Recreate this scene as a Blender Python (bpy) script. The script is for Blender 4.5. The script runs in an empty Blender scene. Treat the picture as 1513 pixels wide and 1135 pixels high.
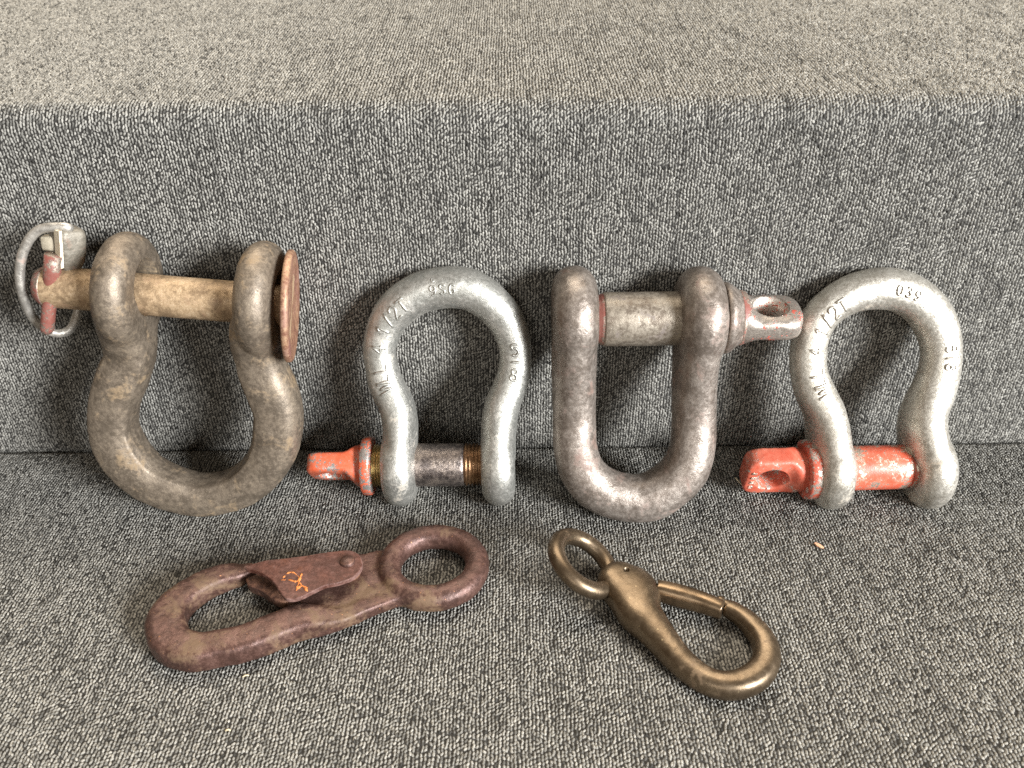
import bpy, bmesh, math, random
import numpy as np
from mathutils import Vector, Matrix, noise
random.seed(7)
scene = bpy.context.scene
COL = scene.collection
MM = 0.001
R = math.radians

# ------------------------------------------------------------------ camera
cam_data = bpy.data.cameras.new('camera')
cam = bpy.data.objects.new('camera', cam_data)
COL.objects.link(cam)
cam_data.sensor_width = 36.0
cam_data.lens = 36.0 * 1200.0 / 1513.0
cam_data.clip_start = 0.01
cam_data.clip_end = 50.0
cam.matrix_world = (Matrix.Translation((0.0, -0.31868, 0.24371))
                    @ Matrix.Rotation(R(90 - 33), 4, 'X') @ Matrix.Rotation(R(-0.57), 4, 'Z'))
cam_data.dof.use_dof = True
cam_data.dof.focus_distance = 0.328
cam_data.dof.aperture_fstop = 17.0
scene.camera = cam

# ------------------------------------------------------------------ light: a window at the right, a warm ceiling light, a dim room
world = bpy.data.worlds.new('World')
scene.world = world
world.use_nodes = True
bg = world.node_tree.nodes['Background']
bg.inputs['Color'].default_value = (1.0, 0.80, 0.60, 1)
bg.inputs['Strength'].default_value = 0.25


def area(name, loc, target, sx, sy, power, color):
    d = bpy.data.lights.new(name, 'AREA')
    d.shape = 'RECTANGLE'
    d.size, d.size_y, d.energy, d.color = sx, sy, power, color
    o = bpy.data.objects.new(name, d)
    COL.objects.link(o)
    o.location = loc
    o.rotation_euler = (Vector(target) - Vector(loc)).to_track_quat('-Z', 'Z').to_euler()
    return o


area('window_light', (1.20, -1.12, 0.62), (0, -0.03, 0.05), 0.44, 0.62, 92, (0.96, 0.98, 1.0))
area('ceiling_light', (-0.05, 0.85, 1.70), (0, 0.0, 0.1), 1.5, 1.0, 54, (1.0, 0.89, 0.74))
area('room_light', (-0.35, -2.2, 1.0), (0, -0.03, 0.05), 0.9, 0.9, 12, (1.0, 0.97, 0.92))

scene.view_settings.view_transform = 'Standard'
scene.view_settings.look = 'None'
scene.view_settings.exposure = 0.0
scene.view_settings.gamma = 1.0
scene.cycles.use_denoising = False
# measured dimensions of every piece, in millimetres, in its own local frame
SHAPE = {
  'cam': [0.0, -318.68, 243.71],
  'bow_big': {'loc': [-139.77, -43.18, 0.0], 'lean': 10.57, 'path': [[-16.13, 88.02, 9.08], [-17.51, 74.85, 9.22], [-22.48, 64.98, 10.03], [-28.08, 53.64, 9.73], [-31.07, 41.34, 9.57], [-29.59, 30.95, 9.97], [-25.57, 22.64, 9.77], [-19.38, 15.84, 9.54], [-7.84, 9.92, 9.3], [2.02, 7.74, 9.02], [13.68, 9.33, 9.01], [23.3, 14.0, 9.26], [31.43, 21.66, 9.48], [36.65, 30.54, 9.98], [39.23, 39.93, 10.17], [40.26, 48.51, 10.07], [38.6, 58.5, 10.24], [36.19, 66.48, 9.87], [35.22, 74.29, 8.94], [35.43, 84.58, 8.84]], 'ears': [[-14.95, 101.36], [35.98, 97.18]], 'ex': {'pin': [[-48.02, 103.65, 0], [49.52, 94.21, 0]], 'disc': [[50.34, 94.2, 0]], 'lynch': [[-36.44, 116.95, 0], [-39.42, 110.74, 0], [-47.93, 84.87, 0]], 'head': [[-33.51, 125.46, 0], [-35.65, 112.06, 0]], 'stub': [[-43.11, 122.64, 0], [-34.53, 122.03, 0]], 'ring': [[-32.33, 127.44, -2], [-40.79, 127.0, -2], [-45.96, 123.9, -2], [-50.49, 118.1, -2], [-53.42, 111.39, -2], [-54.8, 104.55, -2], [-55.89, 96.71, 0], [-56.0, 89.2, 3], [-53.68, 83.21, 6], [-49.57, 81.01, 8], [-45.73, 82.39, 10], [-42.52, 87.69, 11], [-40.38, 94.72, 12], [-39.12, 101.97, 12]]}},
  'bow_grey': {'loc': [-32.46, -40.48, 0.0], 'lean': 19.2, 'path': [[-17.59, 22.28, 7.42], [-16.8, 33.34, 7.57], [-17.05, 39.91, 7.75], [-18.33, 46.43, 7.82], [-22.46, 56.23, 7.66], [-24.18, 65.68, 7.0], [-24.31, 71.44, 7.07], [-21.08, 81.46, 7.74], [-15.25, 89.09, 8.51], [-6.43, 94.78, 8.67], [2.01, 96.92, 8.76], [9.57, 97.14, 8.96], [16.28, 95.56, 8.87], [23.26, 90.94, 8.39], [29.25, 84.24, 8.03], [32.63, 76.89, 7.45], [34.0, 69.8, 6.98], [33.51, 60.87, 7.12], [30.94, 52.38, 7.48], [27.83, 44.33, 7.83], [26.32, 33.45, 7.89], [26.06, 21.83, 7.74]], 'ears': [[-17.65, 18.37], [26.01, 18.14]], 'ex': {'pin': [[-58.3, 18.8, 0], [-35.51, 18.0, 0], [-29.67, 17.94, 0], [-10.01, 18.07, 0], [11.77, 18.06, 0], [18.68, 18.21, 0]]}},
  'bow_dee': {'loc': [53.64, -52.54, 0.0], 'lean': 21.65, 'path': [[-27.43, 73.65, 9.46], [-27.49, 65.29, 9.3], [-27.33, 54.71, 9.25], [-27.17, 44.01, 9.3], [-26.69, 33.18, 9.47], [-24.31, 23.84, 9.83], [-19.06, 16.6, 10.3], [-11.78, 12.08, 10.43], [-1.84, 9.85, 10.44], [6.88, 10.76, 10.65], [14.94, 15.92, 10.41], [20.57, 22.28, 10.27], [23.56, 31.02, 9.79], [23.98, 40.25, 9.53], [23.71, 54.2, 9.36], [23.55, 64.77, 9.2], [23.88, 73.13, 9.25]], 'ears': [[-27.41, 88.91], [24.58, 88.09]], 'ex': {'pin': [[-16.91, 88.2, 0], [-14.87, 88.18, 0], [15.21, 87.87, 0], [34.57, 88.19, 0], [39.15, 88.35, 0], [67.18, 88.38, 0]]}},
  'bow_white': {'loc': [159.33, -44.46, 0.0], 'lean': 21.95, 'path': [[-19.89, 22.46, 8.41], [-21.04, 33.59, 8.58], [-23.35, 42.96, 8.43], [-27.74, 51.71, 8.39], [-30.66, 59.62, 7.82], [-31.7, 68.18, 7.68], [-30.47, 77.38, 7.54], [-26.59, 85.42, 7.61], [-20.7, 90.88, 7.9], [-12.66, 94.74, 8.4], [-3.75, 96.2, 8.91], [4.61, 95.29, 9.12], [12.5, 91.59, 9.04], [19.32, 84.96, 8.97], [23.57, 77.16, 8.59], [25.64, 68.35, 8.21], [25.41, 59.26, 8.46], [23.33, 50.65, 8.92], [20.7, 43.05, 8.75], [20.32, 35.15, 9.0], [22.76, 22.02, 8.63]], 'ears': [[-19.56, 17.41], [23.71, 17.3]], 'ex': {'pin': [[-58.47, 16.69, 0], [-31.41, 16.63, 0], [-25.48, 16.91, 0], [-8.74, 17.3, 0], [14.49, 17.62, 0], [17.74, 17.58, 0]]}},
  'hook_rusty': {'loc': [-87.63, -105.17, 0.0], 'path': [[-15.86, 18.92, 7.5, 2.55], [-21.22, 16.34, 7.5, 4.38], [-27.73, 14.32, 7.5, 5.42], [-34.52, 9.77, 7.5, 5.74], [-39.88, 2.96, 7.5, 6.39], [-42.06, -4.24, 7.5, 7.37], [-40.82, -10.64, 7.5, 7.78], [-35.49, -17.96, 7.5, 7.36], [-26.57, -20.89, 7.5, 6.68], [-19.08, -19.47, 7.5, 6.44], [-10.79, -17.5, 7.5, 6.48], [-1.94, -13.05, 7.5, 6.74], [7.56, -7.91, 7.5, 6.57], [14.76, -7.42, 7.5, 5.48], [21.92, -6.58, 7.5, 4.03], [31.3, -1.85, 7.5, 3.62], [40.07, 2.29, 7.5, 3.19], [46.43, 4.3, 7.5, 3.02]], 'eye': [[55.46, 19.56, 7.5, 5.69]], 'web': [[1.4, -0.86, 7.5, 0.0], [6.74, 9.22, 7.5, 0.0], [19.52, 24.27, 7.5, 0.0], [27.38, 24.86, 7.5, 0.0], [34.1, 26.85, 7.5, 0.0], [38.5, 15.27, 7.5, 0.0], [45.42, 4.94, 7.5, 0.0], [34.74, 0.16, 7.5, 0.0], [21.96, -6.81, 7.5, 0.0], [8.94, -10.12, 7.5, 0.0]], 'gate': [[-16.94, 12.97, 14.0, 0.0], [-12.46, 14.09, 14.0, 0.0], [-8.88, 15.09, 14.0, 0.0], [-1.36, 15.78, 14.0, 0.0], [4.23, 16.63, 14.0, 0.0], [11.62, 18.27, 14.0, 0.0], [18.13, 19.8, 14.0, 0.0], [22.89, 20.41, 14.0, 0.0], [26.62, 18.33, 14.0, 0.0], [28.67, 14.31, 14.0, 0.0], [28.49, 10.41, 14.0, 0.0], [26.16, 5.99, 14.0, 0.0], [21.08, 2.93, 14.0, 0.0], [16.7, 1.51, 14.0, 0.0], [11.82, -1.83, 14.0, 0.0], [7.82, -4.52, 14.0, 0.0], [3.79, -4.83, 14.0, 0.0], [0.6, -1.68, 14.0, 0.0], [-2.17, 2.25, 14.0, 0.0], [-5.73, 6.16, 14.0, 0.0], [-11.32, 9.66, 14.0, 0.0], [-15.72, 11.27, 14.0, 0.0]], 'gate2': [[-16.84, 11.29, 7.0, 0.0], [-11.71, 13.81, 7.0, 0.0], [-1.41, 11.08, 7.0, 0.0], [5.46, 5.92, 7.0, 0.0], [2.15, -0.42, 7.0, 0.0], [-2.64, 0.12, 7.0, 0.0], [-9.45, 4.87, 7.0, 0.0], [-14.96, 7.82, 7.0, 0.0]], 'rivet': [[22.89, 14.06, 15.0, 0.0]], 'mark': [[[-0.26, 4.34, 15.05, 0.0], [0.7, 7.47, 15.05, 0.0], [3.17, 8.2, 15.05, 0.0], [6.34, 5.25, 15.05, 0.0], [5.72, 3.39, 15.05, 0.0]], [[-0.29, 4.46, 15.05, 0.0], [2.82, 4.3, 15.05, 0.0], [5.35, 3.39, 15.05, 0.0]], [[6.63, 7.39, 15.05, 0.0], [6.46, 3.38, 15.05, 0.0], [6.47, -0.91, 15.05, 0.0]], [[6.47, -0.91, 15.05, 0.0], [7.68, 1.14, 15.05, 0.0], [10.45, 0.25, 15.05, 0.0]], [[6.28, 3.38, 15.05, 0.0], [10.77, -1.33, 15.05, 0.0]]]},
  'hook_brass': {'loc': [56.0, -109.83, 0.0], 'path': [[-19.63, 17.79, 8.0, 5.26], [-18.09, 15.88, 8.0, 7.33], [-14.66, 12.39, 8.0, 9.54], [-11.08, 7.97, 8.0, 10.59], [-9.23, -1.27, 7.5, 8.67], [-5.7, -7.77, 7.0, 6.75], [-1.92, -14.44, 6.2, 5.67], [1.83, -20.86, 5.6, 5.06], [6.11, -25.95, 5.0, 4.75], [10.87, -29.74, 4.6, 4.51], [16.06, -31.39, 4.6, 4.61], [21.87, -30.74, 4.6, 4.87], [27.76, -27.75, 4.6, 5.1], [32.03, -23.26, 4.8, 5.04], [34.08, -18.07, 5.0, 4.79], [33.84, -12.46, 5.4, 4.41], [31.49, -6.63, 5.8, 4.09], [28.62, -2.74, 6.2, 3.73], [25.56, 0.03, 6.5, 3.35], [23.54, 1.53, 6.6, 3.03]], 'gate': [[-1.44, 8.73, 8.5, 2.19], [1.88, 7.8, 8.0, 2.46], [7.11, 6.22, 7.5, 2.59], [13.56, 4.1, 7.0, 2.44], [18.45, 1.58, 7.0, 2.29], [21.99, -0.62, 7.0, 2.01]], 'nub': [[21.78, 3.24, 9.0, 1.62]], 'dimple': [[-12.62, 13.77, 14.0, 1.65]], 'ring': {'c': [-28.88, 17.44, 14.18], 'r': 12.8, 'n': [0.5272, -0.0099, 0.8497]}},
  'debris': {'flake': [127.56, -71.12, 0.5], 'crumb': [-95.63, -154.36, 0.5], 'crumb2': [-95.51, -133.08, 0.5], 'crumb3': [-86.58, -47.04, 0.5], 'chip': [97.07, -57.53, 0.5], 'splinter': [104.73, -31.95, 0.5], 'lint': [-649.22, 1107.55, 0.5]},
}

# ------------------------------------------------------------------ material helpers
class Mat:
    def __init__(self, name):
        self.m = bpy.data.materials.new(name)
        self.m.use_nodes = True
        self.t = self.m.node_tree
        self.bsdf = self.t.nodes['Principled BSDF']
        self.co = self.t.nodes.new('ShaderNodeTexCoord')

    def put(self, sock, v):
        if isinstance(v, bpy.types.NodeSocket):
            self.t.links.new(v, sock)
        elif isinstance(v, (tuple, list)) and len(v) == 3 and sock.type == 'RGBA':
            sock.default_value = (*v, 1)
        else:
            sock.default_value = v

    def noise(self, scale, detail=4, rough=0.55, vec=None, dist=0.0):
        n = self.t.nodes.new('ShaderNodeTexNoise')
        self.put(n.inputs['Vector'], vec or self.co.outputs['Object'])
        n.inputs['Scale'].default_value = scale
        n.inputs['Detail'].default_value = detail
        n.inputs['Roughness'].default_value = rough
        n.inputs['Distortion'].default_value = dist
        return n.outputs['Fac']

    def noise_col(self, scale, detail=2, vec=None):
        n = self.t.nodes.new('ShaderNodeTexNoise')
        self.put(n.inputs['Vector'], vec or self.co.outputs['Object'])
        n.inputs['Scale'].default_value = scale
        n.inputs['Detail'].default_value = detail
        return n.outputs['Color']

    def voro(self, scale, vec=None, rnd=1.0, feature='F1', smooth=0.3):
        n = self.t.nodes.new('ShaderNodeTexVoronoi')
        n.feature = feature
        self.put(n.inputs['Vector'], vec or self.co.outputs['Object'])
        n.inputs['Scale'].default_value = scale
        n.inputs['Randomness'].default_value = rnd
        if feature == 'SMOOTH_F1':
            n.inputs['Smoothness'].default_value = smooth
        return n

    def ramp(self, fac, a, b, lo=0.0, hi=1.0):
        n = self.t.nodes.new('ShaderNodeMapRange')
        n.interpolation_type = 'SMOOTHSTEP'
        self.put(n.inputs['Value'], fac)
        n.inputs['From Min'].default_value = a
        n.inputs['From Max'].default_value = b
        n.inputs['To Min'].default_value = lo
        n.inputs['To Max'].default_value = hi
        return n.outputs['Result']

    def mix(self, fac, a, b, blend='MIX'):
        n = self.t.nodes.new('ShaderNodeMix')
        n.data_type = 'RGBA'
        n.blend_type = blend
        self.put(n.inputs[0], fac)
        self.put(n.inputs[6], a)
        self.put(n.inputs[7], b)
        return n.outputs[2]

    def math(self, op, a, b=0.0, c=None):
        n = self.t.nodes.new('ShaderNodeMath')
        n.operation = op
        self.put(n.inputs[0], a)
        self.put(n.inputs[1], b)
        if c is not None:
            self.put(n.inputs[2], c)
        return n.outputs[0]

    def vmath(self, op, a, b):
        n = self.t.nodes.new('ShaderNodeVectorMath')
        n.operation = op
        self.put(n.inputs[0], a)
        if op == 'SCALE':
            self.put(n.inputs['Scale'], b)
        else:
            self.put(n.inputs[1], b)
        return n.outputs[0]

    def sep(self, v):
        n = self.t.nodes.new('ShaderNodeSeparateXYZ')
        self.put(n.inputs[0], v)
        return n.outputs

    def comb(self, x, y, z=0.0):
        n = self.t.nodes.new('ShaderNodeCombineXYZ')
        for i, v in enumerate((x, y, z)):
            self.put(n.inputs[i], v)
        return n.outputs[0]

    def point(self):
        return self.t.nodes.new('ShaderNodeNewGeometry').outputs['Pointiness']

    def bump(self, h, dist, strength=1.0, normal=None):
        n = self.t.nodes.new('ShaderNodeBump')
        n.inputs['Strength'].default_value = strength
        n.inputs['Distance'].default_value = dist
        self.put(n.inputs['Height'], h)
        if normal is not None:
            self.put(n.inputs['Normal'], normal)
        return n.outputs[0]

    def done(self, color, metallic, rough, normal=None, spec=None):
        self.put(self.bsdf.inputs['Base Color'], color)
        self.put(self.bsdf.inputs['Metallic'], metallic)
        self.put(self.bsdf.inputs['Roughness'], rough)
        if normal is not None:
            self.put(self.bsdf.inputs['Normal'], normal)
        if spec is not None:
            self.put(self.bsdf.inputs['Specular IOR Level'], spec)
        return self.m


def ground_material(name):
    """the dark ground weave under the loops"""
    k = Mat(name)
    uv = k.co.outputs['UV']
    f = k.noise(1500, 3, 0.6, uv)
    return k.done(k.mix(f, (0.020, 0.019, 0.018), (0.060, 0.057, 0.052)), 0.0, 0.95, k.bump(f, 0.0004, 0.6), 0.1)


def loop_material(name):
    """tweed yarn: every loop has a tone of its own (attribute), crossed by fine fibres"""
    k = Mat(name)
    at = k.t.nodes.new('ShaderNodeAttribute')
    at.attribute_name = 'yarn'
    f = k.noise(4200, 3, 0.65)
    slub = k.noise(30, 3, 0.6)
    tone = k.math('ADD', at.outputs['Fac'], k.math('MULTIPLY', k.math('SUBTRACT', f, 0.5), 0.55))
    tone = k.math('ADD', tone, k.math('MULTIPLY', k.math('SUBTRACT', slub, 0.5), 0.10))
    col = k.mix(k.ramp(tone, 0.0, 1.0), (0.036, 0.035, 0.032), (0.375, 0.362, 0.326))
    return k.done(col, 0.0, 0.95, k.bump(f, 0.0002, 0.5), 0.1)


def worn_metal(name, dark, mid, light, stain=None, stain_amt=0.5, metallic=0.6, rough=(0.32, 0.6), scale=1.0,
               grit=0.00025, edge=None, speck=None, stain_scale=90, pit=0.7):
    """blotchy old metal: three tones, an optional stain, worn edges and specks, pitted relief"""
    k = Mat(name)
    a = k.noise(120 * scale, 6, 0.62)
    b = k.noise(520 * scale, 5, 0.65)
    c = k.noise(1900 * scale, 3, 0.6)
    f = k.math('ADD', k.math('MULTIPLY', a, 0.55), k.math('MULTIPLY', b, 0.45))
    col = k.mix(k.ramp(f, 0.40, 0.56), dark, mid)
    col = k.mix(k.ramp(k.math('ADD', k.math('MULTIPLY', f, 0.6), k.math('MULTIPLY', c, 0.4)), 0.49, 0.64), col, light)
    met = metallic
    rg = k.ramp(b, 0.3, 0.7, rough[0], rough[1])
    if stain is not None:
        sf = k.noise(stain_scale, 5, 0.6, dist=0.6)
        sm = k.ramp(k.math('ADD', k.math('MULTIPLY', sf, 0.7), k.math('MULTIPLY', b, 0.3)),
                    0.60 - 0.2 * stain_amt, 0.74 - 0.2 * stain_amt)
        col = k.mix(k.math('MULTIPLY', sm, 0.85), col, stain)
        met = k.math('MULTIPLY', k.math('SUBTRACT', 1.0, k.math('MULTIPLY', sm, 0.8)), metallic)
        rg = k.math('ADD', rg, k.math('MULTIPLY', sm, 0.18))
    if edge is not None:
        e = k.ramp(k.math('ADD', k.point(), k.math('MULTIPLY', k.math('SUBTRACT', b, 0.5), 0.10)), 0.53, 0.60)
        col = k.mix(k.math('MULTIPLY', e, 0.75), col, edge)
    if speck is not None:
        v = k.ramp(k.noise(900 * scale, 2, 0.5), 0.70, 0.76)
        col = k.mix(v, col, speck)
    hgt = k.math('ADD', k.math('MULTIPLY', b, 0.6), k.math('MULTIPLY', c, 0.4))
    pits = k.ramp(k.voro(430 * scale).outputs['Distance'], 0.05, 0.35)
    hgt = k.math('ADD', hgt, k.math('MULTIPLY', pits, 0.22))
    fine = k.noise(4200, 2, 0.6)
    hgt = k.math('ADD', hgt, k.math('MULTIPLY', fine, 0.16))
    col = k.mix(k.math('MULTIPLY', k.ramp(k.voro(620 * scale).outputs['Distance'], 0.20, 0.06), k.ramp(b, 0.45, 0.6, 0.0, pit)), col, tuple(x * 0.45 for x in dark))
    col = k.mix(k.ramp(fine, 0.2, 0.8, 0.0, 0.30), col, light)
    return k.done(col, met, rg, k.bump(hgt, grit, 0.8))


def paint(name, color, pale, metal, wear=0.5, rough=0.38):
    """worn paint over steel: chips and rubbed patches show the metal"""
    k = Mat(name)
    a = k.noise(160, 5, 0.65)
    b = k.noise(750, 5, 0.7)
    c = k.noise(2200, 3, 0.6)
    base = k.mix(k.ramp(a, 0.35, 0.65), color, pale)
    w = k.math('ADD', k.math('MULTIPLY', a, 0.5), k.math('MULTIPLY', b, 0.5))
    e = k.math('ADD', w, k.math('MULTIPLY', k.math('SUBTRACT', k.point(), 0.5), 1.3))
    chip = k.ramp(e, 0.66 - 0.2 * wear, 0.69 - 0.2 * wear)
    mc = k.mix(k.ramp(c, 0.4, 0.6), metal, tuple(min(1, x * 1.5) for x in metal))
    col = k.mix(chip, base, mc)
    met = k.math('MULTIPLY', chip, 0.75)
    rg = k.math('ADD', k.ramp(b, 0.3, 0.7, rough - 0.08, rough + 0.14), 0.0)
    h = k.math('SUBTRACT', k.math('ADD', k.math('MULTIPLY', b, 0.35), k.math('MULTIPLY', c, 0.3)), k.math('MULTIPLY', chip, 0.4))
    return k.done(col, met, rg, k.bump(h, 0.00022, 0.8))


M = {
    'ground': ground_material('dark_ground_weave'),
    'loops': loop_material('grey_tweed_loops'),
    'brown_steel': worn_metal('dusty_brown_forged_steel', (0.105, 0.083, 0.062), (0.185, 0.148, 0.112), (0.29, 0.235, 0.172),
                              stain=(0.25, 0.170, 0.090), stain_amt=0.34, metallic=0.50, rough=(0.42, 0.58), edge=(0.42, 0.31, 0.18), speck=(0.36, 0.30, 0.22)),
    'grey_zinc': worn_metal('dull_galvanised_zinc', (0.34, 0.34, 0.31), (0.45, 0.445, 0.41), (0.60, 0.58, 0.53),
                            stain=(0.42, 0.35, 0.26), stain_amt=0.18, metallic=0.80, rough=(0.38, 0.52), pit=0.18, scale=1.5, grit=0.00022),
    'pale_zinc': worn_metal('pale_galvanised_zinc', (0.40, 0.37, 0.315), (0.53, 0.50, 0.44), (0.70, 0.67, 0.60),
                            stain=(0.42, 0.34, 0.24), stain_amt=0.18, metallic=0.78, rough=(0.36, 0.50), pit=0.18, scale=1.5, grit=0.00020),
    'dark_steel': worn_metal('dark_brown_worn_steel', (0.150, 0.120, 0.098), (0.255, 0.215, 0.185), (0.40, 0.355, 0.31),
                             stain=(0.15, 0.080, 0.058), stain_amt=0.36, metallic=0.65, rough=(0.36, 0.50), edge=(0.36, 0.30, 0.25), speck=(0.42, 0.37, 0.31)),
    'dusty_pin': worn_metal('grey_beige_dusty_steel', (0.13, 0.10, 0.075), (0.29, 0.25, 0.20), (0.42, 0.37, 0.30),
                            stain=(0.11, 0.085, 0.085), stain_amt=0.25, metallic=0.55, rough=(0.36, 0.56), stain_scale=140),
    'yellow_pin': worn_metal('yellowed_zinc', (0.20, 0.130, 0.072), (0.42, 0.29, 0.165), (0.58, 0.44, 0.29),
                             stain=(0.20, 0.110, 0.060), stain_amt=0.38, metallic=0.35, rough=(0.40, 0.60), stain_scale=140),
    'purple_pin': worn_metal('dark_scuffed_pin_steel', (0.085, 0.075, 0.080), (0.25, 0.215, 0.205), (0.56, 0.47, 0.39),
                             metallic=0.9, rough=(0.26, 0.42), scale=1.3, grit=0.0003),
    'orange_paint': paint('worn_orange_red_paint', (0.52, 0.090, 0.036), (0.54, 0.14, 0.075), (0.34, 0.32, 0.30), 0.56),
    'red_paint': paint('chalky_red_paint', (0.46, 0.078, 0.042), (0.53, 0.145, 0.09), (0.45, 0.40, 0.35), 0.42, 0.42),
    'red_shaft': paint('rubbed_red_paint', (0.48, 0.082, 0.042), (0.56, 0.16, 0.10), (0.46, 0.38, 0.31), 0.62, 0.36),
    'old_red': paint('faded_red_primer', (0.20, 0.066, 0.050), (0.27, 0.115, 0.09), (0.26, 0.21, 0.17), 0.55, 0.5),
    'head_dee': paint('steel_with_red_traces', (0.42, 0.075, 0.05), (0.40, 0.13, 0.09), (0.30, 0.265, 0.23), 1.16, 0.40),
    'rust_disc': worn_metal('rust_brown_disc', (0.17, 0.065, 0.045), (0.30, 0.15, 0.09), (0.46, 0.30, 0.18),
                            stain=(0.17, 0.06, 0.065), stain_amt=0.5, metallic=0.25, rough=(0.42, 0.62), edge=(0.55, 0.40, 0.24)),
    'rusty': worn_metal('purple_brown_rusty_iron', (0.052, 0.026, 0.020), (0.092, 0.046, 0.036), (0.170, 0.094, 0.074),
                        stain=(0.150, 0.096, 0.050), stain_amt=0.48, metallic=0.45, rough=(0.36, 0.56), edge=(0.36, 0.18, 0.10), speck=(0.40, 0.19, 0.09), stain_scale=60),
    'rusty_plate': worn_metal('dark_red_rusted_plate', (0.046, 0.014, 0.009), (0.085, 0.026, 0.016), (0.15, 0.055, 0.034),
                              stain=(0.13, 0.036, 0.011), stain_amt=0.34, metallic=0.15, rough=(0.48, 0.68), edge=(0.26, 0.17, 0.15)),
    'rust_mark': worn_metal('bright_orange_rust', (0.45, 0.13, 0.025), (0.60, 0.19, 0.04), (0.66, 0.28, 0.09), metallic=0.0, rough=(0.7, 0.9)),
    'brass': worn_metal('aged_brass', (0.112, 0.080, 0.050), (0.138, 0.101, 0.065), (0.180, 0.136, 0.091),
                        stain=(0.15, 0.092, 0.046), stain_amt=0.20, metallic=0.88, pit=0.1, rough=(0.35, 0.43), scale=0.7, grit=0.00008, speck=(0.42, 0.33, 0.20)),
    'brass_bright': worn_metal('rubbed_brass', (0.145, 0.100, 0.060), (0.18, 0.126, 0.077), (0.23, 0.165, 0.105),
                               metallic=0.9, rough=(0.30, 0.38), scale=0.7, grit=0.00004),
    'gold': worn_metal('yellow_plated_thread', (0.16, 0.105, 0.04), (0.32, 0.22, 0.075), (0.55, 0.42, 0.18), metallic=0.9, rough=(0.28, 0.4)),
    'copper_thread': worn_metal('brown_oiled_thread', (0.12, 0.06, 0.03), (0.26, 0.14, 0.07), (0.48, 0.30, 0.16), metallic=0.85, rough=(0.28, 0.4)),
    'grime': worn_metal('brown_grime', (0.10, 0.07, 0.05), (0.17, 0.12, 0.09), (0.25, 0.19, 0.14), metallic=0.1, rough=(0.6, 0.8)),
    'wire': worn_metal('dull_grey_wire', (0.30, 0.28, 0.25), (0.48, 0.45, 0.40), (0.62, 0.59, 0.53),
                       stain=(0.27, 0.12, 0.08), stain_amt=0.25, metallic=0.6, rough=(0.34, 0.5)),
    'cream_block': worn_metal('grey_cap_with_cream_paint', (0.13, 0.115, 0.09), (0.20, 0.18, 0.145), (0.28, 0.25, 0.20),
                              stain=(0.22, 0.12, 0.08), stain_amt=0.25, metallic=0.3, rough=(0.42, 0.6)),
    'cream': worn_metal('cream_paint', (0.52, 0.45, 0.32), (0.68, 0.60, 0.45), (0.75, 0.68, 0.54), stain=(0.27, 0.09, 0.06), stain_amt=0.3, metallic=0.0, rough=(0.4, 0.6)),
    'beige': worn_metal('dusty_beige', (0.28, 0.24, 0.17), (0.40, 0.35, 0.26), (0.48, 0.43, 0.33), metallic=0.1, rough=(0.45, 0.6)),
    'wood_flake': worn_metal('pale_wood_flake', (0.45, 0.22, 0.12), (0.60, 0.32, 0.18), (0.68, 0.42, 0.27), metallic=0.0, rough=(0.7, 0.9)),
    'straw': worn_metal('pale_straw', (0.55, 0.45, 0.28), (0.70, 0.60, 0.40), (0.78, 0.70, 0.52), metallic=0.0, rough=(0.7, 0.9)),
}

# ------------------------------------------------------------------ mesh helpers
def new_obj(name, mesh, mat, parent=None, smooth=True):
    o = bpy.data.objects.new(name, mesh)
    COL.objects.link(o)
    if mat is not None and not mesh.materials:
        mesh.materials.append(mat)
    if parent is not None:
        o.parent = parent
    if smooth:
        for p in mesh.polygons:
            p.use_smooth = True
    return o


def from_bm(name, bm, mat, parent=None, smooth=True):
    bmesh.ops.recalc_face_normals(bm, faces=bm.faces)
    me = bpy.data.meshes.new(name)
    bm.to_mesh(me)
    bm.free()
    return new_obj(name, me, mat, parent, smooth)


def thing(name, label, cat, loc, lean=0.0, group=None):
    o = bpy.data.objects.new(name, None)
    COL.objects.link(o)
    o.empty_display_size = 0.01
    o.location = [c * MM for c in loc]
    o.rotation_euler = (R(-lean), 0, 0)
    o['label'], o['category'] = label, cat
    if group:
        o['group'] = group
    return o


def resample(pts, step):
    """Catmull-Rom through tuples of any length, at about one point per step (first two or three entries are mm)"""
    P = [tuple(map(float, p)) for p in pts]
    P = [tuple(2 * a - b for a, b in zip(P[0], P[1]))] + P + [tuple(2 * a - b for a, b in zip(P[-1], P[-2]))]
    out = []
    for i in range(1, len(P) - 2):
        a, b, c, d = P[i - 1:i + 3]
        L = math.dist(b[:2], c[:2]) if len(b) < 5 else math.dist(b[:3], c[:3])
        n = max(1, int(math.ceil(L / step)))
        for j in range(n):
            t = j / n
            out.append(tuple(0.5 * (2 * q + (r - p) * t + (2 * p - 5 * q + 4 * r - s) * t * t + (3 * q - p - 3 * r + s) * t ** 3)
                             for p, q, r, s in zip(a, b, c, d)))
    out.append(P[-2])
    return out


def spow(v, e):
    return math.copysign(abs(v) ** e, v)


def skin_rings(bm, rings, closed=False, cap=True):
    V = [[bm.verts.new(v) for v in ring] for ring in rings]
    n = len(V[0])
    for i in range(len(V) if closed else len(V) - 1):
        A, B = V[i], V[(i + 1) % len(V)]
        for j in range(n):
            bm.faces.new((A[j], A[(j + 1) % n], B[(j + 1) % n], B[j]))
    if cap and not closed:
        bm.faces.new(list(reversed(V[0])))
        bm.faces.new(V[-1])


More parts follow.
